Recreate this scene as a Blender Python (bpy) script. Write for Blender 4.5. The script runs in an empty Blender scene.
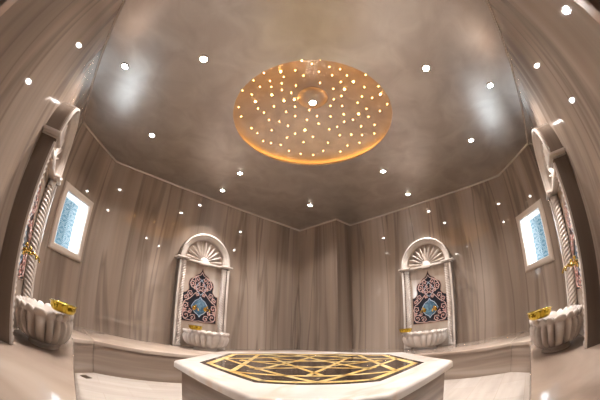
import bpy, bmesh, math, random
from math import sin, cos, pi, radians, sqrt
from mathutils import Vector, Matrix

random.seed(7)
scene = bpy.context.scene
COL = scene.collection
CH = 0.88                      # eye height above the floor
HC = CH + 2.2                  # ceiling height
# plan of the room (metres): X runs towards the back right wall, Y towards the back left wall
U0, U1, W0, W1 = -0.60, 4.874, -0.632, 4.45
LWA, LUB = 3.727, 0.148        # left window wall  (U0,LWA)-(LUB,W1)
RUG, RWF = 4.148, 0.051        # right window wall (RUG,W0)-(U1,RWF)
PU, PW = 4.381, 3.391          # pillar in the far corner
DL, DR = 0.60, 0.68            # door opening ends on the left / right wall
BZ = 0.40                      # bench height

# ------------------------------------------------------------------ materials
def new_mat(name):
    m = bpy.data.materials.new(name); m.use_nodes = True
    nt = m.node_tree
    return m, nt, nt.nodes['Principled BSDF']

def srgb(r, g, b):
    def f(c):
        c /= 255.0
        return c / 12.92 if c <= 0.04045 else ((c + 0.055) / 1.055) ** 2.4
    return (f(r), f(g), f(b), 1)

def plain(name, col, rough=0.5, metal=0.0, spec=0.5):
    m, nt, b = new_mat(name)
    b.inputs['Base Color'].default_value = col
    b.inputs['Roughness'].default_value = rough
    b.inputs['Metallic'].default_value = metal
    b.inputs['Specular IOR Level'].default_value = spec
    return m

def emit(name, col, strength, sample=False):
    m, nt, b = new_mat(name)
    b.inputs['Base Color'].default_value = (0, 0, 0, 1)
    b.inputs['Emission Color'].default_value = col
    b.inputs['Emission Strength'].default_value = strength
    if not sample:
        m.cycles.emission_sampling = 'NONE'
    return m

def marble(name, stops, scale, rough, detail=5, vein=None, spec=0.5, coat=0.0, distort=0.6):
    m, nt, b = new_mat(name)
    N, L = nt.nodes, nt.links
    geo = N.new('ShaderNodeNewGeometry')
    mp = N.new('ShaderNodeMapping'); mp.inputs['Scale'].default_value = scale
    L.new(geo.outputs['Position'], mp.inputs['Vector'])
    n1 = N.new('ShaderNodeTexNoise'); n1.inputs['Scale'].default_value = 1.0
    n1.inputs['Detail'].default_value = detail; n1.inputs['Roughness'].default_value = 0.45
    n1.inputs['Distortion'].default_value = distort
    L.new(mp.outputs['Vector'], n1.inputs['Vector'])
    r = N.new('ShaderNodeValToRGB'); cr = r.color_ramp
    cr.elements[0].position, cr.elements[0].color = stops[0]
    cr.elements[1].position, cr.elements[1].color = stops[-1]
    for p, c in stops[1:-1]:
        e = cr.elements.new(p); e.color = c
    L.new(n1.outputs['Fac'], r.inputs['Fac'])
    out = r.outputs['Color']
    if vein:
        vcol, vscale, vlo, vhi, vfac = vein
        n2 = N.new('ShaderNodeTexNoise'); n2.inputs['Scale'].default_value = 1
        n2.inputs['Detail'].default_value = 6; n2.inputs['Distortion'].default_value = 1.0
        mp2 = N.new('ShaderNodeMapping'); mp2.inputs['Scale'].default_value = vscale
        mp2.inputs['Location'].default_value = (3.1, 7.7, 1.3)
        L.new(geo.outputs['Position'], mp2.inputs['Vector']); L.new(mp2.outputs['Vector'], n2.inputs['Vector'])
        ab = N.new('ShaderNodeMath'); ab.operation = 'SUBTRACT'; ab.inputs[1].default_value = 0.5
        L.new(n2.outputs['Fac'], ab.inputs[0])
        ab2 = N.new('ShaderNodeMath'); ab2.operation = 'ABSOLUTE'; L.new(ab.outputs[0], ab2.inputs[0])
        mr = N.new('ShaderNodeMapRange'); mr.inputs['From Min'].default_value = vlo; mr.inputs['From Max'].default_value = vhi
        mr.inputs['To Min'].default_value = vfac; mr.inputs['To Max'].default_value = 0
        L.new(ab2.outputs[0], mr.inputs['Value'])
        mx = N.new('ShaderNodeMix'); mx.data_type = 'RGBA'
        L.new(mr.outputs['Result'], mx.inputs['Factor'])
        L.new(out, mx.inputs['A']); mx.inputs['B'].default_value = vcol
        out = mx.outputs['Result']
    L.new(out, b.inputs['Base Color'])
    b.inputs['Roughness'].default_value = rough
    b.inputs['Specular IOR Level'].default_value = spec
    b.inputs['Coat Weight'].default_value = coat
    b.inputs['Coat Roughness'].default_value = 0.03
    return m

def mat_wall():
    """Book-matched vertical-vein marble: broad soft bands, finer streaks and a few thin dark veins."""
    m, nt, b = new_mat('wall_marble')
    N, L = nt.nodes, nt.links
    geo = N.new('ShaderNodeNewGeometry')
    def noise(scale, detail, loc, dist=0.0, rough=0.55):
        mp = N.new('ShaderNodeMapping'); mp.inputs['Scale'].default_value = scale; mp.inputs['Location'].default_value = loc
        L.new(geo.outputs['Position'], mp.inputs['Vector'])
        n = N.new('ShaderNodeTexNoise'); n.inputs['Scale'].default_value = 1; n.inputs['Detail'].default_value = detail
        n.inputs['Roughness'].default_value = rough; n.inputs['Distortion'].default_value = dist
        L.new(mp.outputs['Vector'], n.inputs['Vector']); return n.outputs['Fac']
    def rng(v, a, bb, lo, hi):
        r = N.new('ShaderNodeMapRange'); L.new(v, r.inputs['Value'])
        for k, x in (('From Min', a), ('From Max', bb), ('To Min', lo), ('To Max', hi)): r.inputs[k].default_value = x
        return r.outputs['Result']
    broad = noise((1.9, 1.9, 0.10), 2, (0, 0, 0), 0.3)
    r = N.new('ShaderNodeValToRGB'); cr = r.color_ramp
    cr.elements[0].position = 0.30; cr.elements[0].color = WALL_LO
    cr.elements[1].position = 0.70; cr.elements[1].color = WALL_HI
    e = cr.elements.new(0.5); e.color = WALL_MID
    L.new(broad, r.inputs['Fac'])
    fine = rng(noise((9, 9, 0.22), 4, (5, 2, 1), 0.4), 0.3, 0.7, 0.88, 1.10)
    mx = N.new('ShaderNodeMix'); mx.data_type = 'RGBA'; mx.blend_type = 'MULTIPLY'; mx.inputs['Factor'].default_value = 1
    L.new(r.outputs['Color'], mx.inputs['A']); L.new(fine, mx.inputs['B'])
    vein = noise((2.3, 2.3, 0.14), 3, (9, 4, 2), 0.5)
    sb = N.new('ShaderNodeMath'); sb.operation = 'SUBTRACT'; sb.inputs[1].default_value = 0.5; L.new(vein, sb.inputs[0])
    ab = N.new('ShaderNodeMath'); ab.operation = 'ABSOLUTE'; L.new(sb.outputs[0], ab.inputs[0])
    vf = rng(ab.outputs[0], 0.0, 0.035, 0.55, 0.0)
    mx2 = N.new('ShaderNodeMix'); mx2.data_type = 'RGBA'
    L.new(vf, mx2.inputs['Factor']); L.new(mx.outputs['Result'], mx2.inputs['A']); mx2.inputs['B'].default_value = WALL_VEIN
    L.new(mx2.outputs['Result'], b.inputs['Base Color'])
    b.inputs['Roughness'].default_value = 0.035
    b.inputs['Specular IOR Level'].default_value = 1.0
    return m
WALL_LO, WALL_MID, WALL_HI, WALL_VEIN = srgb(132, 116, 103), srgb(158, 141, 127), srgb(177, 161, 148), srgb(104, 90, 80)
M_wall = mat_wall()
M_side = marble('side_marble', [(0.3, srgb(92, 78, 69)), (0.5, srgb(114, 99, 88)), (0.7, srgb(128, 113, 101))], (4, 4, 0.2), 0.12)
BENCH_STOPS = [(0.3, srgb(124, 107, 95)), (0.5, srgb(150, 133, 120)), (0.7, srgb(172, 156, 143))]
M_riser = marble('bench_riser_marble', BENCH_STOPS, (0.5, 0.5, 9), 0.14)
M_bench = marble('bench_top_marble', [(0.3, srgb(138, 120, 106)), (0.5, srgb(163, 145, 131)), (0.7, srgb(182, 166, 152))], (1.2, 1.2, 3), 0.12)
M_slab = marble('slab_marble', [(0.3, srgb(216, 203, 192)), (0.5, srgb(236, 228, 220)), (0.7, srgb(243, 238, 232))], (1.6, 1.6, 2), 0.13,
                vein=(srgb(222, 196, 172), (0.8, 2.0, 1), 0.0, 0.05, 0.6))
M_carve = marble('carved_marble', [(0.3, srgb(186, 173, 163)), (0.5, srgb(206, 195, 186)), (0.7, srgb(218, 209, 201))], (3, 3, 3), 0.22)
M_plate = marble('fountain_back_marble', [(0.3, srgb(158, 141, 127)), (0.5, srgb(182, 166, 152)), (0.7, srgb(198, 184, 171))], (5, 5, 1), 0.18)
M_inlay = marble('dark_inlay_marble', [(0.3, srgb(26, 19, 15)), (0.55, srgb(48, 36, 28)), (0.75, srgb(80, 63, 50))], (6, 6, 6), 0.12,
                 vein=(srgb(225, 205, 180), (5, 5, 5), 0.0, 0.006, 0.8))
M_gold_line = marble('gold_onyx', [(0.3, srgb(222, 178, 96)), (0.5, srgb(240, 206, 132)), (0.7, srgb(248, 226, 170))], (8, 8, 8), 0.16)
M_brass = plain('polished_brass', (0.58, 0.41, 0.055, 1), 0.12, 1.0)
M_tap = plain('gold_tap_metal', (0.86, 0.60, 0.16, 1), 0.16, 1.0)
M_trim = plain('ceiling_moulding_stone', srgb(206, 195, 185), 0.15)
M_jamb = plain('jamb_marble', srgb(176, 150, 132), 0.2)
M_navy = plain('navy_mosaic', srgb(16, 15, 27), 0.4, 0.0, 0.3)
M_vine = plain('pink_arabesque', srgb(208, 178, 170), 0.4)
M_vine2 = plain('pale_blue_strap', srgb(158, 176, 196), 0.35)
M_leaf = plain('rust_leaf', srgb(186, 112, 102), 0.35)
M_teal = marble('teal_medallion', [(0.3, srgb(40, 66, 86)), (0.5, srgb(62, 92, 114)), (0.7, srgb(92, 124, 142))], (20, 20, 20), 0.2)
M_border = plain('mosaic_border', srgb(150, 118, 100), 0.4)
M_white = plain('white_reveal', srgb(240, 240, 240), 0.5)
M_frame = plain('window_frame_stone', srgb(206, 190, 176), 0.25)
M_steel = plain('spot_ring_metal', (0.75, 0.72, 0.68, 1), 0.2, 1.0)
M_drain = plain('drain_metal', srgb(96, 78, 62), 0.35, 0.8)
M_dark = plain('lobby_dark', srgb(70, 58, 50), 0.6)
M_spot = emit('spot_lens', (1, 0.93, 0.84, 1), 60)
M_star = emit('fibre_star_warm', (1, 0.48, 0.13, 1), 24)
M_star_b = emit('fibre_star_bright', (1, 0.50, 0.14, 1), 85)
M_led = emit('orange_led', (1, 0.46, 0.10, 1), 9, True)

def mat_ceiling(name, lo, hi, rough, metal):
    m, nt, b = new_mat(name)
    N, L = nt.nodes, nt.links
    geo = N.new('ShaderNodeNewGeometry')
    n1 = N.new('ShaderNodeTexNoise'); n1.inputs['Scale'].default_value = 3.0; n1.inputs['Detail'].default_value = 9
    n1.inputs['Distortion'].default_value = 0.7
    L.new(geo.outputs['Position'], n1.inputs['Vector'])
    r = N.new('ShaderNodeValToRGB'); r.color_ramp.elements[0].position = 0.35; r.color_ramp.elements[1].position = 0.68
    r.color_ramp.elements[0].color = lo; r.color_ramp.elements[1].color = hi
    L.new(n1.outputs['Fac'], r.inputs['Fac']); L.new(r.outputs['Color'], b.inputs['Base Color'])
    mr = N.new('ShaderNodeMapRange'); mr.inputs['To Min'].default_value = rough - 0.05; mr.inputs['To Max'].default_value = rough + 0.08
    L.new(n1.outputs['Fac'], mr.inputs['Value']); L.new(mr.outputs['Result'], b.inputs['Roughness'])
    n2 = N.new('ShaderNodeTexNoise'); n2.inputs['Scale'].default_value = 9; n2.inputs['Detail'].default_value = 6
    n2.inputs['Distortion'].default_value = 3
    L.new(geo.outputs['Position'], n2.inputs['Vector'])
    bp = N.new('ShaderNodeBump'); bp.inputs['Strength'].default_value = 0.008; bp.inputs['Distance'].default_value = 0.02
    L.new(n2.outputs['Fac'], bp.inputs['Height']); L.new(bp.outputs['Normal'], b.inputs['Normal'])
    b.inputs['Metallic'].default_value = metal
    return m
M_ceil = mat_ceiling('pearl_stucco', srgb(206, 199, 193), srgb(226, 221, 215), 0.33, 0.9)
M_dome = mat_ceiling('bronze_dome_stucco', srgb(190, 178, 168), srgb(210, 199, 188), 0.42, 0.8)

def mat_floor():
    m, nt, b = new_mat('floor_tiles')
    N, L = nt.nodes, nt.links
    geo = N.new('ShaderNodeNewGeometry')
    bk = N.new('ShaderNodeTexBrick')
    bk.inputs['Scale'].default_value = 1.0; bk.inputs['Mortar Size'].default_value = 0.003
    bk.inputs['Brick Width'].default_value = 0.6; bk.inputs['Row Height'].default_value = 0.3
    bk.inputs['Color1'].default_value = srgb(194, 184, 175); bk.inputs['Color2'].default_value = srgb(187, 176, 166)
    bk.inputs['Mortar'].default_value = srgb(180, 168, 158)
    L.new(geo.outputs['Position'], bk.inputs['Vector'])
    n1 = N.new('ShaderNodeTexNoise'); n1.inputs['Scale'].default_value = 1; n1.inputs['Detail'].default_value = 5
    mp = N.new('ShaderNodeMapping'); mp.inputs['Scale'].default_value = (1.2, 7, 1)
    L.new(geo.outputs['Position'], mp.inputs['Vector']); L.new(mp.outputs['Vector'], n1.inputs['Vector'])
    mr = N.new('ShaderNodeMapRange'); mr.inputs['From Min'].default_value = .3; mr.inputs['From Max'].default_value = .7
    mr.inputs['To Min'].default_value = 0.84; mr.inputs['To Max'].default_value = 1.05
    L.new(n1.outputs['Fac'], mr.inputs['Value'])
    mx = N.new('ShaderNodeMix'); mx.data_type = 'RGBA'; mx.blend_type = 'MULTIPLY'; mx.inputs['Factor'].default_value = 1
    L.new(bk.outputs['Color'], mx.inputs['A']); L.new(mr.outputs['Result'], mx.inputs['B'])
    L.new(mx.outputs['Result'], b.inputs['Base Color'])
    b.inputs['Roughness'].default_value = 0.2
    return m
M_floor = mat_floor()

def mat_pane():
    """Backlit figured glass: rows of lace-like rosettes in blue on white."""
    m, nt, b = new_mat('patterned_blue_glass')
    N, L = nt.nodes, nt.links
    tc = N.new('ShaderNodeTexCoord')
    sx = N.new('ShaderNodeSeparateXYZ'); L.new(tc.outputs['Object'], sx.inputs[0])
    def mth(op, a, bb=None):
        n = N.new('ShaderNodeMath'); n.operation = op
        for i, v in enumerate((a, bb)):
            if v is None: continue
            if isinstance(v, (int, float)): n.inputs[i].default_value = v
            else: L.new(v, n.inputs[i])
        return n.outputs[0]
    cell = 0.17
    fx = mth('SUBTRACT', mth('FRACT', mth('DIVIDE', sx.outputs['X'], cell)), 0.5)
    fz = mth('SUBTRACT', mth('FRACT', mth('DIVIDE', sx.outputs['Z'], cell)), 0.5)
    rr = mth('SQRT', mth('ADD', mth('MULTIPLY', fx, fx), mth('MULTIPLY', fz, fz)))
    an = mth('ARCTAN2', fz, fx)
    w1 = mth('SINE', mth('MULTIPLY', rr, 46.0))
    w2 = mth('COSINE', mth('MULTIPLY', an, 8.0))
    s = mth('ADD', mth('MULTIPLY', w1, 0.5), mth('MULTIPLY', w2, 0.35))
    n1 = N.new('ShaderNodeTexNoise'); n1.inputs['Scale'].default_value = 30
    L.new(tc.outputs['Object'], n1.inputs['Vector'])
    s = mth('ADD', s, mth('SUBTRACT', n1.outputs['Fac'], 0.5))
    r = N.new('ShaderNodeValToRGB')
    cr = r.color_ramp
    cr.elements[0].position = 0.18; cr.elements[0].color = srgb(86, 146, 176)
    cr.elements[1].position = 0.82; cr.elements[1].color = srgb(232, 242, 246)
    e = cr.elements.new(0.5); e.color = srgb(160, 204, 222)
    L.new(mth('ADD', mth('MULTIPLY', s, 0.5), 0.5), r.inputs['Fac'])
    L.new(r.outputs['Color'], b.inputs['Emission Color'])
    b.inputs['Emission Strength'].default_value = 0.45
    b.inputs['Base Color'].default_value = (0.02, 0.04, 0.05, 1)
    b.inputs['Roughness'].default_value = 0.15
    tr = N.new('ShaderNodeBsdfTransparent')
    tr.inputs['Color'].default_value = (0.95, 0.98, 1, 1)
    mix = N.new('ShaderNodeMixShader'); mix.inputs['Fac'].default_value = 0.22
    out = N['Material Output']
    L.new(b.outputs[0], mix.inputs[1]); L.new(tr.outputs[0], mix.inputs[2]); L.new(mix.outputs[0], out.inputs['Surface'])
    return m
M_pane = mat_pane()

# ------------------------------------------------------------------ mesh helpers
def link(name, bm, mat, parent=None, smooth=None, loc=None, rotz=None):
    bmesh.ops.remove_doubles(bm, verts=bm.verts, dist=1e-5)
    bmesh.ops.recalc_face_normals(bm, faces=bm.faces)
    me = bpy.data.meshes.new(name); bm.to_mesh(me); bm.free()
    me.materials.append(mat)
    if smooth is not None:
        for p in me.polygons: p.use_smooth = True
        me.set_sharp_from_angle(angle=radians(smooth))
    o = bpy.data.objects.new(name, me); COL.objects.link(o)
    if parent: o.parent = parent
    if loc is not None: o.location = loc
    if rotz is not None: o.rotation_euler.z = rotz
    return o

def struct(o):
    o['kind'] = 'structure'; return o

def tag(o, label, cat, group=None):
    o['label'] = label; o['category'] = cat
    if group: o['group'] = group
    return o

def thing(name, label, cat, loc=(0, 0, 0), rotz=0, group=None):
    o = bpy.data.objects.new(name, None); COL.objects.link(o)
    o.location = loc; o.rotation_euler = (0, 0, rotz); o.empty_display_size = 0.1
    if label: tag(o, label, cat, group)
    return o

def box(bm, x0, x1, y0, y1, z0, z1, bevel=0, seg=2):
    v = [bm.verts.new((x, y, z)) for z in (z0, z1) for y in (y0, y1) for x in (x0, x1)]
    fs = [bm.faces.new([v[i] for i in q]) for q in ((0, 2, 3, 1), (4, 5, 7, 6), (0, 1, 5, 4), (2, 6, 7, 3), (0, 4, 6, 2), (1, 3, 7, 5))]
    if bevel:
        es = list({e for f in fs for e in f.edges})
        bmesh.ops.bevel(bm, geom=es, offset=bevel, segments=seg, affect='EDGES', profile=0.5)

def prism(bm, pts, z0, z1, bevel_top=0.0, seg=4):
    """Vertical prism of a plan polygon; optional rounded top edge."""
    n = len(pts)
    lo = [bm.verts.new((p[0], p[1], z0)) for p in pts]
    hi = [bm.verts.new((p[0], p[1], z1)) for p in pts]
    bm.faces.new(lo[::-1]); ft = bm.faces.new(hi)
    for i in range(n):
        bm.faces.new((lo[i], lo[(i + 1) % n], hi[(i + 1) % n], hi[i]))
    if bevel_top:
        bmesh.ops.bevel(bm, geom=list(ft.edges), offset=bevel_top, segments=seg, affect='EDGES', profile=0.5)

def loops_mesh(bm, loops, closed=True, cap0=False, cap1=False):
    vs = [[bm.verts.new(p) for p in lp] for lp in loops]
    n = len(vs[0])
    for a, b in zip(vs, vs[1:]):
        for i in range(n if closed else n - 1):
            j = (i + 1) % n
            bm.faces.new((a[i], a[j], b[j], b[i]))
    if cap0: bm.faces.new(vs[0][::-1])
    if cap1: bm.faces.new(vs[-1])
    return vs

def lathe(bm, prof, seg=24, c=(0, 0, 0)):
    loops = [[(c[0] + r * cos(2 * pi * i / seg), c[1] + r * sin(2 * pi * i / seg), c[2] + z) for i in range(seg)] for r, z in prof]
    loops_mesh(bm, loops, True, True, True)

def tube(bm, pts, rad, sides=6, caps=True):
    pts = [Vector(p) for p in pts]
    rads = rad if isinstance(rad, (list, tuple)) else [rad] * len(pts)
    loops = []; ref = Vector((0, 1, 0.013))
    for i, p in enumerate(pts):
        d = (pts[min(i + 1, len(pts) - 1)] - pts[max(i - 1, 0)]).normalized()
        a = d.cross(ref)
        if a.length < 1e-3: a = d.cross(Vector((1, 0, 0)))
        a.normalize(); b = d.cross(a)
        loops.append([p + (a * cos(2 * pi * k / sides) + b * sin(2 * pi * k / sides)) * rads[i] for k in range(sides)])
    loops_mesh(bm, loops, True, caps, caps)

def copy_tree(o, parent=None):
    c = o.copy(); COL.objects.link(c); c.parent = parent
    for ch in list(o.children): copy_tree(ch, c)
    return c

# ------------------------------------------------------------------ room shell
def wall_slab(name, a, b, z0=0.0, z1=HC, t=0.2, hole=None, mat=None, extend=(0, 0)):
    """Wall from plan point a to b, thickness t away from the room (room on the left of a->b)."""
    a = Vector((a[0], a[1], 0)); b = Vector((b[0], b[1], 0)); e = (b - a).normalized(); n = Vector((e.y, -e.x, 0))
    L = (b - a).length
    bm = bmesh.new()
    def seg(s0, s1, q0, q1):
        pts = [a + e * s0, a + e * s1, a + e * s1 + n * t, a + e * s0 + n * t]
        lo = [bm.verts.new((p.x, p.y, q0)) for p in pts]; hi = [bm.verts.new((p.x, p.y, q1)) for p in pts]
        bm.faces.new(lo[::-1]); bm.faces.new(hi)
        for i in range(4): bm.faces.new((lo[i], lo[(i + 1) % 4], hi[(i + 1) % 4], hi[i]))
    s0, s1 = -extend[0], L + extend[1]
    if hole:
        h0, h1, hz0, hz1 = hole
        seg(s0, h0, z0, z1); seg(h1, s1, z0, z1); seg(h0, h1, z0, hz0); seg(h0, h1, hz1, z1)
    else:
        seg(s0, s1, z0, z1)
    bmesh.ops.recalc_face_normals(bm, faces=bm.faces)
    me = bpy.data.meshes.new(name); bm.to_mesh(me); bm.free(); me.materials.append(mat or M_wall)
    o = bpy.data.objects.new(name, me); COL.objects.link(o)
    return struct(o)

CA, CB = (U0, LWA), (LUB, W1)             # left window wall
CG, CF = (RUG, W0), (U1, RWF)             # right window wall
WH = (0.235, 0.745, CH + 0.525, CH + 1.255)   # window opening along the chamfer
wall_slab('wall_left', CA, (U0, DL))
wall_slab('wall_window_left', CB, CA, hole=(1.041 - WH[1], 1.041 - WH[0], WH[2], WH[3]))
wall_slab('wall_back_left', (U1, W1), CB)
wall_slab('wall_back_right', CF, (U1, W1))
wall_slab('wall_window_right', CG, CF, hole=WH)
wall_slab('wall_right', (DR, W0), CG)
wall_slab('wall_entrance', (U0, DL), (DR, W0), z0=2.12, z1=HC, t=0.2)
bm = bmesh.new(); box(bm, PU, U1 + 0.1, PW, W1 + 0.1, 0, HC); struct(link('pillar_back', bm, M_wall))
# lobby behind the doorway (the camera stands on its threshold)
d = Vector((-1, -1, 0)).normalized() * 2.2
LA = (U0 + d.x, DL + d.y); LB = (DR + d.x, W0 + d.y)
wall_slab('wall_lobby_left', (U0, DL), LA, z1=2.5, mat=M_dark)
wall_slab('wall_lobby_back', LA, LB, z1=2.5, mat=M_dark)
wall_slab('wall_lobby_right', LB, (DR, W0), z1=2.5, mat=M_dark)
bm = bmesh.new(); prism(bm, [(U0 - .15, DL - .15), LA, LB, (DR - .15, W0 - .15)], 2.5, 2.6); struct(link('ceiling_lobby', bm, M_dark))
# floor
bm = bmesh.new(); prism(bm, [(U0 - .2, LWA), (LUB, W1 + .2), (U1 + .2, W1 + .2), (U1 + .2, RWF), (RUG, W0 - .2), (DR, W0 - .2), LB, LA, (U0 - .2, DL)], -0.1, 0.0)
struct(link('floor', bm, M_floor))
# door jambs
for nm, (px, py), rz in (('trim_1', (U0, DL), 0), ('trim_2', (DR, W0), pi / 2)):
    bm = bmesh.new()
    if rz == 0: box(bm, U0 - 0.14, U0 + 0.012, DL - 0.035, DL + 0.012, 0, 2.12, 0.006)
    else: box(bm, DR - 0.06, DR + 0.005, W0 - 0.14, W0 + 0.012, 0, 2.12, 0.006)
    struct(link(nm, bm, M_jamb))

# ceiling with a round opening
DC = (1.87, 1.72); DRAD = 0.925
outline = [(U0 - .1, DL - .1), (U0 - .1, LWA + .05), (LUB - .05, W1 + .1), (U1 + .1, W1 + .1), (U1 + .1, RWF - .05), (RUG + .05, W0 - .1), (DR - .1, W0 - .1)]
def ray_poly(c, ang):
    dx, dy = cos(ang), sin(ang); best = None
    for (ax, ay), (bx, by) in zip(outline, outline[1:] + outline[:1]):
        ex, ey = bx - ax, by - ay; den = dx * ey - dy * ex
        if abs(den) < 1e-9: continue
        t = ((ax - c[0]) * ey - (ay - c[1]) * ex) / den; s = ((ax - c[0]) * dy - (ay - c[1]) * dx) / den
        if t > 0 and -1e-6 <= s <= 1 + 1e-6 and (best is None or t < best): best = t
    return (c[0] + dx * best, c[1] + dy * best)
angs = sorted([2 * pi * i / 96 for i in range(96)] + [math.atan2(y - DC[1], x - DC[0]) % (2 * pi) for x, y in outline])
inn = [(DC[0] + DRAD * cos(a), DC[1] + DRAD * sin(a)) for a in angs]; outp = [ray_poly(DC, a) for a in angs]
bm = bmesh.new()
loops_mesh(bm, [[(x, y, HC + 0.5) for x, y in outp], [(x, y, HC) for x, y in outp], [(x, y, HC) for x, y in inn], [(x, y, HC + 0.011) for x, y in inn]], True, True, False)
struct(link('ceiling', bm, M_ceil))
# thin stone moulding where walls meet ceiling
def moulding(name, pts):
    bm = bmesh.new()
    prof = [(0.0, -0.024), (0.008, -0.024), (0.014, -0.017), (0.016, -0.008), (0.016, 0.0), (0.0, 0.0)]
    n = len(pts); offs = []
    P = [Vector((p[0], p[1])) for p in pts]
    for i in range(n):
        d0 = (P[i] - P[i - 1]).normalized() if i > 0 else None
        d1 = (P[(i + 1)] - P[i]).normalized() if i < n - 1 else None
        n0 = Vector((-d0.y, d0.x)) if d0 else None; n1 = Vector((-d1.y, d1.x)) if d1 else None
        if n0 is None: m = n1
        elif n1 is None: m = n0
        else:
            m = (n0 + n1); m = m / max(0.2, m.dot(n0))
        offs.append(m)
    loops = [[(P[i].x + offs[i].x * o, P[i].y + offs[i].y * o, HC + z) for o, z in prof] for i in range(n)]
    loops_mesh(bm, loops, True, True, True)
    return struct(link(name, bm, M_trim))
moulding('trim_3', [(DR, W0), CG, CF, (U1, PW), (PU, PW), (PU, W1), CB, CA, (U0, DL)])

# ------------------------------------------------------------------ windows
def window(name, a, b):
    a = Vector((a[0], a[1], 0)); b = Vector((b[0], b[1], 0)); e = (b - a).normalized()
    L = (b - a).length
    h0, h1, z0, z1 = WH
    if name == 'window_1': h0, h1 = 1.041 - WH[1], 1.041 - WH[0]
    cx = a + e * ((h0 + h1) / 2)
    # local x along a->b, local +y points outside (right of a->b)
    root = bpy.data.objects.new(name, None); COL.objects.link(root)
    root.location = (cx.x, cx.y, z0); root.rotation_euler.z = math.atan2(e.y, e.x) + pi
    struct(root)      # with this rotation local -y looks ... see sign below
    w = (h1 - h0) / 2; h = z1 - z0; S = 1.0   # +y is outside after the turn
    bm = bmesh.new()   # moulded picture-frame surround
    prof = [(0.0, -0.0), (0.0, -0.018), (0.012, -0.026), (0.055, -0.03), (0.075, -0.024), (0.088, -0.012), (0.092, 0.0)]
    loops = []
    for o, y in prof:
        loops.append([(-w - o, y, -o), (w + o, y, -o), (w + o, y, h + o), (-w - o, y, h + o)])
    loops_mesh(bm, loops)
    f = struct(link('frame', bm, M_frame, root))
    bm = bmesh.new()   # reveal: four plastered sides of the opening
    D, t = 0.205, 0.012
    box(bm, -w, w, 0, D, 0, t); box(bm, -w, w, 0, D, h - t, h); box(bm, -w, -w + t, 0, D, 0, h); box(bm, w - t, w, 0, D, 0, h)
    struct(link('reveal', bm, M_white, root))
    bm = bmesh.new(); box(bm, -w, w, D, D + 0.008, 0, h)
    p = struct(link('pane', bm, M_pane, root))
    bm = bmesh.new()
    for q in ((-w, -w + .02, 0, h), (w - .02, w, 0, h), (-w, w, 0, .02), (-w, w, h - .02, h)):
        box(bm, q[0], q[1], D - 0.02, D, q[2], q[3])
    struct(link('sash', bm, M_white, root))
    return root
w1o = window('window_1', CB, CA)
w2o = window('window_2', CG, CF)

# ------------------------------------------------------------------ benches
NLF, NRF = 0.02, -0.03               # front edges of left / right bench tops
BLF, BRF = 3.40, 3.80                # front edges of the back benches
k1 = (BLF - NLF) - 0.29              # left window bench front: y = x + k
LC0 = (NLF, NLF + 3.15); LC1 = (BLF - 3.13, BLF)
RC0 = (3.56, NRF); RC1 = (BRF, 0.22)
def bench(label, wall_pts, front_pts, over=0.022):
    """wall_pts along the wall, front_pts along the front edge in the same direction (plan)."""
    t = thing('marble_bench', label, 'bench', (0, 0, 0), 0, 'marble benches around the walls')
    def inset(pts, o=0.002):
        n = len(pts); P = [Vector(p) for p in pts]
        if sum(P[i].x * P[(i + 1) % n].y - P[(i + 1) % n].x * P[i].y for i in range(n)) < 0: P.reverse()
        out = []
        for i in range(n):
            d0 = (P[i] - P[i - 1]).normalized(); d1 = (P[(i + 1) % n] - P[i]).normalized()
            n0, n1 = Vector((-d0.y, d0.x)), Vector((-d1.y, d1.x)); m = n0 + n1; m = m / max(0.3, m.dot(n0))
            out.append(tuple(P[i] + m * o))
        return out
    poly = inset(list(wall_pts) + list(front_pts)[::-1])
    bm = bmesh.new(); prism(bm, poly, BZ - 0.045, BZ, 0.018, 4); link('bench_seat', bm, M_bench, t, 40)
    f2 = []
    for p, q in ((front_pts[0], wall_pts[0]), (front_pts[-1], wall_pts[-1])):
        f2.append(tuple(Vector(p) + (Vector(q) - Vector(p)).normalized() * over * 1.1))
    bm = bmesh.new(); prism(bm, inset(list(wall_pts) + f2[::-1]), 0, BZ - 0.045); link('bench_riser', bm, M_riser, t)
    return t
e = 0.0
bench('long marble bench along the left wall carrying the partly hidden basin', [(U0, 0.72), (U0, LWA)], [(NLF, 0.72), LC0])
bench('short angled marble bench section below the left window', [CA, CB], [LC0, LC1])
bench('marble bench along the back left wall under the fountain left of the pillar', [CB, (PU, W1), (PU, PW)], [LC1, (BRF, BLF), (BRF, BLF)][:2])
bench('marble bench along the back right wall under the fountain right of the pillar', [(PU, PW), (U1, PW), CF], [(BRF, BLF), RC1])
bench('short angled marble bench section below the right window', [CF, CG], [RC1, RC0])
bench('long marble bench along the right wall carrying the partly hidden basin', [CG, (0.80, W0)], [RC0, (0.80, NRF)])
# floor drain
bm = bmesh.new(); box(bm, -0.05, 0.05, -0.05, 0.05, 0, 0.004, 0.001)
for i in range(4): box(bm, -0.038, 0.038, -0.034 + i * 0.02, -0.026 + i * 0.02, 0.004, 0.006)
tag(link('floor_drain', bm, M_drain, None, None, (0.16, 3.16, 0.0005), pi / 4), 'small dark floor drain at the foot of the left window bench', 'drain')

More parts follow.
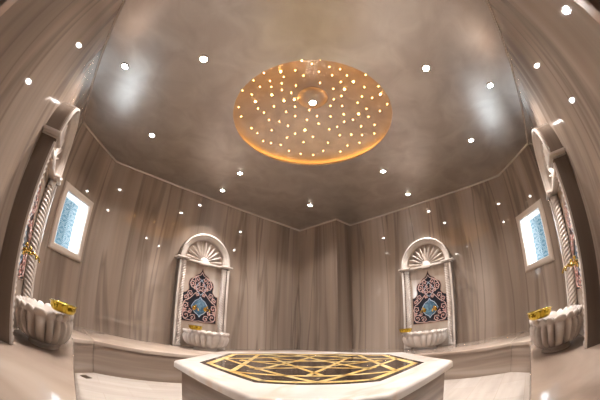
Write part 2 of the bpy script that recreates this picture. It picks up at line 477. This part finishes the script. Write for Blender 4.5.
# ------------------------------------------------------------------ central heated slab
SC = (1.915, 1.765); SZ = CH - 0.345
def octo(ax, along, across, c=SC):
    """Octagon: half width ax along X/Y, 'along' and 'across' on the two diagonals. Counter-clockwise."""
    s = sqrt(2)
    H = [((1, 0), ax), ((1 / s, 1 / s), along), ((0, 1), ax), ((-1 / s, 1 / s), across), ((-1, 0), ax), ((-1 / s, -1 / s), along), ((0, -1), ax), ((1 / s, -1 / s), across)]
    pts = []
    for (n0, d0), (n1, d1) in zip(H, H[1:] + H[:1]):
        det = n0[0] * n1[1] - n0[1] * n1[0]
        pts.append((c[0] + (d0 * n1[1] - d1 * n0[1]) / det, c[1] + (n0[0] * d1 - n1[0] * d0) / det))
    return pts
slab = thing('heated_slab', 'large octagonal white marble slab with dark and gold inlay, mid room', 'marble slab', (SC[0], SC[1], 0))
O3 = (0, 0); O4 = (0.014, -0.014)
def turn(pts, a=-0.02): return [(x * cos(a) - y * sin(a), x * sin(a) + y * cos(a)) for x, y in pts]
bm = bmesh.new(); prism(bm, turn(octo(1.08, 1.25, 0.985, O4)), 0, SZ - 0.055); link('slab_base', bm, M_riser, slab)
bm = bmesh.new(); prism(bm, turn(octo(1.15, 1.32, 1.028, O4)), SZ - 0.055, SZ, 0.024, 5); link('slab_top', bm, M_slab, slab, 40)
IN = (0.935, 0.97, 0.852)
bm = bmesh.new(); prism(bm, octo(*IN, O3), SZ - 0.002, SZ + 0.0015); inl = link('inlay', bm, M_inlay, slab)
bm = bmesh.new()
def strip(p, q, w, z=SZ + 0.0015, h=0.0015):
    p = Vector((p[0], p[1])); q = Vector((q[0], q[1])); d = (q - p).normalized(); n = Vector((-d.y, d.x)) * w / 2
    p -= d * w * 0.3; q += d * w * 0.3
    prism(bm, [tuple(p - n), tuple(q - n), tuple(q + n), tuple(p + n)], z, z + h)
V = octo(IN[0] - .07, IN[1] - .07, IN[2] - .07, O3)
GW = 0.046
for i in range(8): strip(V[i], V[(i + 1) % 8], GW)
MID = [((V[i][0] + V[(i + 1) % 8][0]) / 2, (V[i][1] + V[(i + 1) % 8][1]) / 2) for i in range(8)]
for i in range(8): strip(MID[i], MID[(i + 2) % 8], GW * 0.85)
ST = [(0.53 * cos(pi / 4 * k), 0.53 * sin(pi / 4 * k)) for k in range(8)]
for i in range(8):
    p, q = Vector(ST[i]), Vector(ST[(i + 3) % 8]); d = (q - p).normalized() * 0.10
    strip(p - d, q + d, GW * 0.75)
link('gold_strapwork', bm, M_gold_line, slab)

# ------------------------------------------------------------------ fountains
def arch_outline(hw, z0, zs, r=None, n=28, zc=None):
    """Closed loop up the left leg, over the arch, down the right leg (x,z)."""
    r = hw if r is None else r
    pts = [(-hw, z0), (-hw, zs)]
    for i in range(1, n):
        a = pi - pi * i / n
        pts.append((r * cos(a), zs + r * sin(a)))
    pts += [(hw, zs), (hw, z0)]
    return pts
ZS = 1.47
DEP = 0.14
def build_fountain(label, loc, rotz):
    t = thing('wall_fountain', label, 'wall fountain', loc, rotz, 'carved arched wall fountains')
    # surround: the deep stone frame (sides stay plain, the front is moulded)
    prof = [(0.0, 0.0), (0.0, -DEP + 0.012), (0.012, -DEP), (0.024, -DEP), (0.030, -DEP + 0.014), (0.046, -DEP + 0.014), (0.052, -DEP + 0.03), (0.052, -0.03)]
    bm = bmesh.new()
    loops = [[(x, y, z) for x, z in arch_outline(0.475 - o, 0.0, ZS)] for o, y in prof]
    loops_mesh(bm, loops, closed=False)
    link('surround', bm, M_side, t, 35)
    # pale moulded ring on the front of the arch
    bm = bmesh.new()
    rp = [(0.47, -DEP + 0.002), (0.47, -DEP - 0.012), (0.452, -DEP - 0.02), (0.436, -DEP - 0.012), (0.43, -DEP + 0.004), (0.40, -DEP + 0.012), (0.392, -DEP + 0.028), (0.375, -DEP + 0.04), (0.375, -0.04)]
    loops = []
    for r, y in rp:
        loops.append([(r * cos(pi - pi * i / 36), y, ZS + r * sin(pi - pi * i / 36)) for i in range(37)])
    loops_mesh(bm, loops, closed=False); link('arch_moulding', bm, M_carve, t, 50)
    # pilaster strips either side
    for s in (-1, 1):
        bm = bmesh.new(); x0, x1 = (s * 0.438, s * 0.474)
        box(bm, min(x0, x1), max(x0, x1), -DEP - 0.008, -DEP + 0.02, 0.0, ZS - 0.07, 0.006)
        link('pilaster', bm, M_carve, t)
    # back plate
    bm = bmesh.new(); o = arch_outline(0.43, 0.0, ZS)
    loops_mesh(bm, [[(x, 0.0, z) for x, z in o], [(x, -0.04, z) for x, z in o]], True, True, True)
    link('back_panel', bm, M_plate, t)
    # sunburst shell in the tympanum
    bm = bmesh.new()
    NR_ = 11
    for i in range(NR_):
        a = pi * (i + 0.5) / NR_
        ca, sa = cos(a), sin(a)
        loops = []
        for k in range(9):
            f = k / 8.0; r = 0.075 + 0.275 * f
            w = 0.008 + 0.015 * f
            if f > 0.8: w *= sqrt(max(0.04, 1 - ((f - 0.8) / 0.2) ** 2))
            dep = 0.040 + 0.012 * sin(pi * f)
            ring = []
            for q in range(7):
                b = pi * q / 6
                lx = w * cos(b); ly = -0.04 - dep * sin(b)
                ring.append((r * ca - lx * sa, ly, ZS + r * sa + lx * ca))
            loops.append(ring)
        loops_mesh(bm, loops, False)
        bm.faces.new([bm.verts.new(p) for p in loops[-1]])
    sh = link('shell_fan', bm, M_carve, t, 60)
    bm = bmesh.new()
    loops = []
    for k in range(6):
        b = pi / 2 * k / 5
        r = 0.085 * cos(b) + 0.001; y = -0.05 - 0.06 * sin(b)
        loops.append([(r * cos(pi * i / 14), y, ZS + r * sin(pi * i / 14) * 0.9) for i in range(15)])
    loops_mesh(bm, loops, False)
    box(bm, -0.085, 0.085, -0.115, -0.04, ZS - 0.065, ZS + 0.004, 0.012)
    link('boss', bm, M_carve, sh, 50)
    # entablature: thin middle bar, heavier returns at both ends
    bm = bmesh.new()
    box(bm, -0.44, 0.44, -DEP + 0.03, -0.03, ZS - 0.05, ZS - 0.012, 0.01)
    for s in (-1, 1):
        x0, x1 = sorted((s * 0.30, s * 0.53))
        box(bm, x0, x1, -DEP - 0.030, 0.0, ZS - 0.034, ZS - 0.004, 0.012)
        x0, x1 = sorted((s * 0.32, s * 0.487))
        box(bm, x0, x1, -DEP - 0.008, 0.0, ZS - 0.048, ZS - 0.032, 0.006)
    link('cornice', bm, M_carve, t, 40)
    # twisted rope columns
    for s in (-1, 1):
        bm = bmesh.new(); loops = []
        zlo, zhi = 0.075, ZS - 0.12; n = 220; lob = 4; S = 28
        for i in range(n + 1):
            z = zlo + (zhi - zlo) * i / n; tw = s * 2 * pi * (z / 0.17)
            ring = []
            for k in range(S):
                a = 2 * pi * k / S
                r = 0.049 * (0.72 + 0.32 * abs(cos(lob / 2 * (a + tw))))
                ring.append((s * 0.388 + r * cos(a), -0.092 + r * sin(a), z))
            loops.append(ring)
        loops_mesh(bm, loops, True, True, True)
        c = link('column', bm, M_carve, t, 70)
        bm = bmesh.new()
        lathe(bm, [(0.036, 0), (0.044, 0.008), (0.044, 0.02), (0.047, 0.03), (0.048, 0.055)], 20, (s * 0.388, -0.092, ZS - 0.12))
        link('capital', bm, M_carve, c, 40)
        bm = bmesh.new()
        box(bm, s * 0.388 - 0.045, s * 0.388 + 0.045, -0.139, -0.04, 0.0, 0.045, 0.006)
        lathe(bm, [(0.046, 0), (0.046, 0.014), (0.042, 0.022), (0.040, 0.03)], 20, (s * 0.388, -0.092, 0.045))
        link('plinth', bm, M_carve, c, 40)
    # mosaic panel with cusped ogee head
    half = [(0.325, 0.43), (0.325, 0.885), (0.322, 0.90), (0.30, 0.905), (0.272, 0.915), (0.252, 0.935), (0.235, 0.955), (0.222, 0.975), (0.228, 1.01), (0.236, 1.05), (0.234, 1.09), (0.222, 1.125),
            (0.200, 1.152), (0.172, 1.166), (0.148, 1.170), (0.138, 1.195), (0.118, 1.222), (0.090, 1.238), (0.060, 1.252), (0.036, 1.275), (0.016, 1.312), (0.0, 1.365)]
    o = half + [(-x, z) for x, z in half[::-1][1:]]
    bm = bmesh.new()
    loops_mesh(bm, [[(x, -0.038, z) for x, z in o], [(x, -0.044, z) for x, z in o]], True, False, True)
    mo = link('mosaic', bm, M_navy, t)
    bm = bmesh.new(); tube(bm, [(x, -0.044, z) for x, z in o + o[:1]], 0.0055, 5); link('mosaic_border', bm, M_border, mo)
    # arabesque vines, mirrored
    vb, sb, lb = bmesh.new(), bmesh.new(), bmesh.new()
    Y = -0.045
    def leaf(x, z, a, l=0.026, w=0.011):
        ca, sa = cos(a), sin(a)
        pts = [(-l / 2, 0), (-l * .1, w / 2), (l / 2, 0), (-l * .1, -w / 2)]
        vs = [lb.verts.new((x + p * ca - q * sa, Y - 0.002, z + p * sa + q * ca)) for p, q in pts]
        top = lb.verts.new((x, Y - 0.010, z))
        for i in range(4): lb.faces.new((vs[i], vs[(i + 1) % 4], top))
    def spiral(cx, cz, r0, a0, turns, dirn, s, rad=0.0058):
        pts = []
        n = int(26 * turns)
        for i in range(n + 1):
            f = i / n; a = a0 + dirn * 2 * pi * turns * f; r = r0 * (1 - 0.80 * f)
            pts.append((s * (cx + r * cos(a)), Y, cz + r * sin(a)))
            if i % 5 == 2 and r > 0.02:
                leaf(s * (cx + (r + 0.013) * cos(a)), cz + (r + 0.013) * sin(a), a + 0.9 * dirn if s > 0 else pi - a - 0.9 * dirn)
        tube(vb, pts, rad, 5)
        leaf(s * cx, cz, 0.6 * s, 0.03, 0.02)
    for s in (-1, 1):
        for q in ((0.055, 0.905, 0.030, 0.5, 1.2, -1), (0.285, 0.610, 0.028, 2.0, 1.2, 1), (0.035, 1.085, 0.026, 2.0, 1.1, -1), (0.120, 1.000, 0.028, 1.0, 1.2, 1), (0.245, 0.525, 0.075, 2.6, 1.4, -1), (0.120, 0.500, 0.055, 0.4, 1.3, 1), (0.255, 0.690, 0.066, 4.4, 1.4, 1), (0.262, 0.825, 0.046, 4.6, 1.3, -1),
                  (0.190, 0.900, 0.052, 5.2, 1.3, 1), (0.165, 1.075, 0.058, 4.0, 1.4, -1), (0.075, 1.160, 0.050, 5.0, 1.3, 1), (0.060, 0.985, 0.046, 1.8, 1.2, 1), (0.180, 0.600, 0.036, 1.0, 1.2, 1)):
            spiral(*q, s)
        # long stems
        for pts in ([(0.0, 0.455), (0.08, 0.44), (0.17, 0.455), (0.29, 0.46), (0.305, 0.60), (0.30, 0.76), (0.21, 0.80), (0.15, 0.86), (0.09, 0.93), (0.0, 0.985)],
                    [(0.0, 1.04), (0.05, 1.06), (0.10, 1.02), (0.17, 1.0), (0.205, 1.06), (0.18, 1.14), (0.10, 1.21), (0.03, 1.23), (0.0, 1.285)]):
            P = []
            for (x0, z0), (x1, z1) in zip(pts, pts[1:]):
                for k in range(4): P.append((s * (x0 + (x1 - x0) * k / 4), Y, z0 + (z1 - z0) * k / 4))
            P.append((s * pts[-1][0], Y, pts[-1][1]))
            for _ in range(2):
                P = [P[0]] + [tuple((P[i - 1][j] + 2 * P[i][j] + P[i + 1][j]) / 4 for j in range(3)) for i in range(1, len(P) - 1)] + [P[-1]]
            tube(vb, P, 0.0058, 5)
        med = [(0.0, 0.535), (0.022, 0.57), (0.075, 0.60), (0.112, 0.645), (0.138, 0.69), (0.112, 0.735), (0.075, 0.785), (0.022, 0.815), (0.0, 0.85)]
        tube(sb, [(s * x * 1.12, Y, 0.69 + (z - 0.69) * 1.10) for x, z in med], 0.007, 5)
        tube(sb, [(s * x, Y, z) for x, z in ((0.0, 0.895), (0.07, 0.965), (0.095, 1.035), (0.05, 1.10), (0.0, 1.145), (-0.03, 1.17))], 0.006, 5)
    tmp = bpy.data.meshes.new('leaves'); lb.to_mesh(tmp); lb.free(); n0 = len(vb.faces)
    vb.from_mesh(tmp); vb.faces.ensure_lookup_table(); bpy.data.meshes.remove(tmp)
    for fc in vb.faces[n0:]: fc.material_index = 1
    ar = link('arabesque', vb, M_vine, mo, 60); ar.data.materials.append(M_leaf); link('strapwork', sb, M_vine2, mo, 60)
    bm = bmesh.new()
    mo_ = med + [(-x, z) for x, z in med[::-1][1:-1]]
    loops_mesh(bm, [[(x, -0.043, z) for x, z in mo_], [(x, -0.050, z) for x, z in mo_]], True, False, True)
    link('medallion', bm, M_teal, mo)
    # two gold taps
    for s in (-1, 1):
        bm = bmesh.new(); x = s * 0.105; z = 0.665
        rings = [(0.038, -0.050), (0.036, -0.058), (0.016, -0.064), (0.013, -0.10), (0.017, -0.105), (0.017, -0.118), (0.012, -0.124)]
        loops_mesh(bm, [[(x + r * cos(2 * pi * k / 16), y, z + r * sin(2 * pi * k / 16)) for k in range(16)] for r, y in rings], True, True, True)
        pts = [(x, -0.118, z), (x, -0.15, z + 0.004), (x, -0.185, z), (x, -0.210, z - 0.016), (x, -0.222, z - 0.045)]
        tube(bm, pts, [0.011, 0.011, 0.010, 0.010, 0.012], 10)
        tp = link('tap', bm, M_tap, t, 50)
        bm = bmesh.new()
        tube(bm, [(x, -0.112, z + 0.012), (x, -0.112, z + 0.035)], 0.007, 8)
        lathe(bm, [(0.007, -0.018), (0.017, -0.012), (0.019, 0.0), (0.015, 0.008), (0.006, 0.013)], 14, (x, -0.112, z + 0.042))
        link('tap_handle', bm, M_tap, tp, 50)
    return t

def build_basin(label, loc, rotz):
    t = thing('fluted_basin', label, 'basin', loc, rotz, 'fluted marble basins')
    bm = bmesh.new(); cy = -0.345; a, b = 0.375, 0.262; N = 22 * 14
    def ring(s, z, fl=0.0, sc=0.0, phase=0):
        out = []
        for i in range(N):
            th = 2 * pi * i / N
            c, sn = cos(th), sin(th); ex = 2 / 2.5
            x = a * math.copysign(abs(c) ** ex, c); y = b * math.copysign(abs(sn) ** ex, sn)
            w = abs(cos(11 * th)) ** 0.8
            k = s * (1 + 1.1 * fl * (w - 0.8))
            out.append((x * k, cy + y * k, z + sc * (w - 0.5)))
        return out
    loops = [ring(0.50, 0.045), ring(0.66, 0.050, 0.03), ring(0.78, 0.068, 0.10), ring(0.87, 0.10, 0.15), ring(0.93, 0.145, 0.17), ring(0.965, 0.19, 0.17), ring(0.97, 0.222, 0.14),
             ring(0.94, 0.247, 0.05), ring(0.965, 0.258, 0.02, 0.006), ring(1.0, 0.272, 0.03, 0.014), ring(1.005, 0.286, 0.045, 0.020), ring(0.985, 0.296, 0.04, 0.021), ring(0.90, 0.293, 0.03, 0.020),
             ring(0.86, 0.280, 0.02, 0.01), ring(0.80, 0.20), ring(0.66, 0.13), ring(0.4, 0.10), ring(0.1, 0.095)]
    loops_mesh(bm, loops, True, True, True)
    link('bowl', bm, M_carve, t, 60)
    bm = bmesh.new()
    loops = [[(0.24 * s * cos(2 * pi * i / 40), cy + 0.16 * s * sin(2 * pi * i / 40), z) for i in range(40)] for s, z in ((0.90, 0), (0.90, 0.014), (0.83, 0.022), (0.80, 0.055))]
    loops_mesh(bm, loops, True, True, True); link('foot', bm, M_carve, t, 40)
    return t

def build_tas():
    bm = bmesh.new(); N = 96
    def ring(r, z, fl=0):
        return [((r * (1 + fl * cos(16 * 2 * pi * i / N))) * cos(2 * pi * i / N), (r * (1 + fl * cos(16 * 2 * pi * i / N))) * sin(2 * pi * i / N), z) for i in range(N)]
    loops = [ring(0.066, 0.0), ring(0.078, 0.003), ring(0.092, 0.012, 0.012), ring(0.101, 0.030, 0.02), ring(0.105, 0.052, 0.015), ring(0.106, 0.058), ring(0.115, 0.063), ring(0.117, 0.068), ring(0.112, 0.069),
             ring(0.102, 0.062), ring(0.097, 0.036), ring(0.086, 0.016), ring(0.05, 0.008), ring(0.01, 0.007)]
    loops_mesh(bm, loops, True, True, True)
    return link('brass_bowl', bm, M_brass, None, 50)

FCL, FCR, FBL, FBR = 2.43, 2.655, 2.075, 1.71
SPOTS4 = [((2.075, W1, BZ), 0.0, 'left back'), ((U1, FBR, BZ), -pi / 2, 'right back'), ((U0, FCL, BZ), pi / 2, 'left side'), ((FCR, W0, BZ), pi, 'right side')]
LAB_F = ['arched marble wall fountain facing the room left of the corner pillar', 'arched marble wall fountain facing the room right of the corner pillar',
         'arched wall fountain seen edge-on beside the left window', 'arched wall fountain seen edge-on beside the right window']
LAB_B = ['fluted white basin under the fountain left of the corner pillar', 'fluted white basin under the fountain right of the corner pillar',
         'large near fluted basin on the left wall bench', 'large near fluted basin on the right wall bench']
LAB_T = ['small brass bowl on the basin left of the corner pillar', 'small brass bowl on the basin right of the corner pillar',
         'brass bowl on the front rim of the large left basin', 'brass bowl on the front rim of the large right basin']
f0 = b0 = t0 = None
for i, (loc, rz, _) in enumerate(SPOTS4):
    if i == 0:
        f = f0 = build_fountain(LAB_F[0], loc, rz); b = b0 = build_basin(LAB_B[0], loc, rz); tas = t0 = build_tas()
    else:
        f = copy_tree(f0); b = copy_tree(b0); tas = copy_tree(t0)
    for o in (f, b): o.location = loc; o.rotation_euler.z = rz
    f['label'] = LAB_F[i]; b['label'] = LAB_B[i]
    tag(tas, LAB_T[i], 'bowl', 'brass bowls on the basins')
    lx = -0.27 if i < 3 else 0.27
    off = Matrix.Rotation(rz, 3, 'Z') @ Vector((lx, -0.515, 0.3135))
    tas.location = Vector(loc) + off

# ------------------------------------------------------------------ dome with fibre stars
dome = thing('star_dome', 'round bronze ceiling dome dotted with tiny star lights', 'ceiling dome', (DC[0], DC[1], HC))
RS = DRAD
RO = 1.0                       # the cavity is wider than the opening: the LED tape lies hidden on the ledge
def dome_z(r): return 0.08 + 0.36 * (1 - (r / RO) ** 2)
bm = bmesh.new()
prof = [(RS, 0.0), (RS, 0.012), (RO, 0.012), (RO, 0.07)] + [(RO * (1 - k / 14.0), dome_z(RO * (1 - k / 14.0))) for k in range(0, 14)] + [(0.02, 0.44)]
loops_mesh(bm, [[(r * cos(2 * pi * i / 96), r * sin(2 * pi * i / 96), z) for i in range(96)] for r, z in prof], True, False, True)
link('dome_shell', bm, M_dome, dome, 35)
bm = bmesh.new()
tube(bm, [((RS + 0.04) * cos(2 * pi * i / 96), (RS + 0.04) * sin(2 * pi * i / 96), 0.021) for i in range(97)], 0.007, 6, False)
link('led_strip', bm, M_led, dome)
bm = bmesh.new()
loops_mesh(bm, [[(r * cos(2 * pi * i / 48), r * sin(2 * pi * i / 48), z) for i in range(48)] for r, z in ((0.19, 0.435), (0.19, 0.42), (0.17, 0.395), (0.13, 0.365), (0.08, 0.345), (0.052, 0.342))], True, True, True)
boss = link('centre_boss', bm, M_dome, dome, 50)
bm = bmesh.new(); lathe(bm, [(0.052, 0.343), (0.052, 0.336), (0.042, 0.334)], 24); link('lamp_ring', bm, M_steel, boss, 40)
bm = bmesh.new(); lathe(bm, [(0.04, 0.337), (0.04, 0.331), (0.03, 0.328)], 24); link('lamp_lens', bm, M_spot, boss, 60)
pts = []
tries = 0
while len(pts) < 100 and tries < 60000:
    tries += 1
    r = RS * sqrt(random.uniform(0.06, 0.94)); a = random.uniform(0, 2 * pi)
    x, y = r * cos(a), r * sin(a)
    if all((x - p[0]) ** 2 + (y - p[1]) ** 2 > 0.118 ** 2 for p in pts): pts.append((x, y, r))
star_me = {}
for key, rad, mt in (('s', 0.0062, M_star), ('b', 0.009, M_star_b)):
    bm = bmesh.new(); bmesh.ops.create_icosphere(bm, subdivisions=1, radius=rad)
    me = bpy.data.meshes.new('star_light'); bm.to_mesh(me); bm.free(); me.materials.append(mt); star_me[key] = me
for i, (x, y, r) in enumerate(pts):
    o = bpy.data.objects.new('star_light', star_me['b' if i % 9 == 0 else 's']); COL.objects.link(o)
    o.parent = dome; o.location = (x, y, dome_z(r) - 0.004)

# ------------------------------------------------------------------ ceiling spotlights
SP = [(-0.278, 2.347, 'recessed ceiling spotlight above the edge-on left side fountain'),
      (2.05, 4.00, 'recessed ceiling spotlight above the fountain left of the pillar'),
      (4.35, 1.72, 'recessed ceiling spotlight above the fountain right of the pillar'),
      (2.578, -0.29, 'recessed ceiling spotlight above the edge-on right side fountain'),
      (0.42, 1.769, 'recessed ceiling spotlight between the dome and the left wall'),
      (0.462, 3.322, 'recessed ceiling spotlight nearest the left window'),
      (1.938, 3.29, 'recessed ceiling spotlight between dome and back left wall'),
      (3.507, 3.309, 'recessed ceiling spotlight nearest the corner pillar'),
      (3.361, 1.67, 'recessed ceiling spotlight between dome and back right wall'),
      (3.468, 0.249, 'recessed ceiling spotlight nearest the right window'),
      (1.953, 0.28, 'recessed ceiling spotlight between the dome and the right wall')]
def lamp(name, loc, energy, size=100, blend=0.7, col=(1, 0.935, 0.89), rad=0.04):
    ld = bpy.data.lights.new(name, 'SPOT'); ld.energy = energy; ld.spot_size = radians(size); ld.spot_blend = blend
    ld.color = col; ld.shadow_soft_size = rad
    o = bpy.data.objects.new(name, ld); COL.objects.link(o); o.location = loc
    return o
s0 = None
for i, (x, y, lab) in enumerate(SP):
    if s0 is None:
        t = s0 = thing('ceiling_spotlight', lab, 'spotlight', (x, y, HC), 0, 'recessed ceiling spotlights')
        bm = bmesh.new()
        prof = [(0.032, 0.0), (0.036, -0.008), (0.050, -0.007), (0.054, 0.0)]
        loops_mesh(bm, [[(r * cos(2 * pi * k / 28), r * sin(2 * pi * k / 28), z) for k in range(28)] for r, z in prof])
        link('trim_ring', bm, M_steel, t, 50)
        bm = bmesh.new(); lathe(bm, [(0.032, -0.001), (0.031, -0.006), (0.026, -0.012), (0.015, -0.017)], 24)
        link('lamp_lens', bm, M_spot, t, 60)
    else:
        t = copy_tree(s0); t['label'] = lab
    t.location = (x, y, HC)
    lamp('spot_light', (x, y, HC - 0.02), 190 if i < 4 else 125, 125 if i >= 4 else 90, 0.8)
lamp('boss_light', (DC[0], DC[1], HC + 0.31), 110, 120, 0.9)

# daylight outside each window, falling through the glass onto the reveal
for o, sgn in ((w1o, -1), (w2o, 1)):
    ld = bpy.data.lights.new('daylight', 'AREA'); ld.energy = 3000; ld.size = 0.9; ld.color = (0.90, 0.96, 1.0)
    l = bpy.data.objects.new('daylight', ld); COL.objects.link(l)
    M = Matrix.Translation(o.location) @ o.rotation_euler.to_matrix().to_4x4()
    src = M @ Vector((sgn * 0.55, 0.75, 0.75)); dst = M @ Vector((-sgn * 0.25, 0.05, 0.35))
    l.location = src; l.rotation_euler = (dst - src).to_track_quat('-Z', 'Y').to_euler()

# ------------------------------------------------------------------ world
w = bpy.data.worlds.new('world'); scene.world = w; w.use_nodes = True
bg = w.node_tree.nodes['Background']; bg.inputs['Color'].default_value = (0.75, 0.87, 1.0, 1); bg.inputs['Strength'].default_value = 0.6

# ------------------------------------------------------------------ camera: fisheye lens, tilted up towards the far corner
f_px, pitch, roll, dyaw = 287.96, 0.4450, 0.0216, 0.7949 - pi / 4
cam = bpy.data.cameras.new('camera'); co = bpy.data.objects.new('camera', cam); COL.objects.link(co); scene.camera = co
s2 = sqrt(0.5)
def room(X, Y, Z): return Vector(((X + Y) * s2, (Y - X) * s2, Z))
cy, sy = cos(dyaw), sin(dyaw)
fw = Vector((-sy * cos(pitch), cy * cos(pitch), sin(pitch))); up = Vector((sy * sin(pitch), -cy * sin(pitch), cos(pitch))); rt = Vector((cy, sy, 0))
rt2 = rt * cos(roll) + up * sin(roll); up2 = -rt * sin(roll) + up * cos(roll)
R, Up, F = room(*rt2), room(*up2), room(*fw)
co.matrix_world = Matrix(((R.x, Up.x, -F.x, 0.0), (R.y, Up.y, -F.y, 0.0), (R.z, Up.z, -F.z, CH), (0, 0, 0, 1)))
cam.type = 'PANO'; cam.sensor_width = 36.0; cam.sensor_fit = 'HORIZONTAL'; cam.clip_start = 0.01
pc = cam if hasattr(cam, 'panorama_type') else cam.cycles
pc.panorama_type = 'FISHEYE_EQUISOLID'; pc.fisheye_lens = f_px / 600 * 36.0; pc.fisheye_fov = radians(200)

scene.view_settings.view_transform = 'Standard'; scene.view_settings.look = 'None'
scene.view_settings.gamma = 1.0; scene.view_settings.use_curve_mapping = False
scene.view_settings.exposure = 0.18
scene.cycles.use_denoising = True
scene.cycles.max_bounces = 10; scene.cycles.sample_clamp_indirect = 6.0
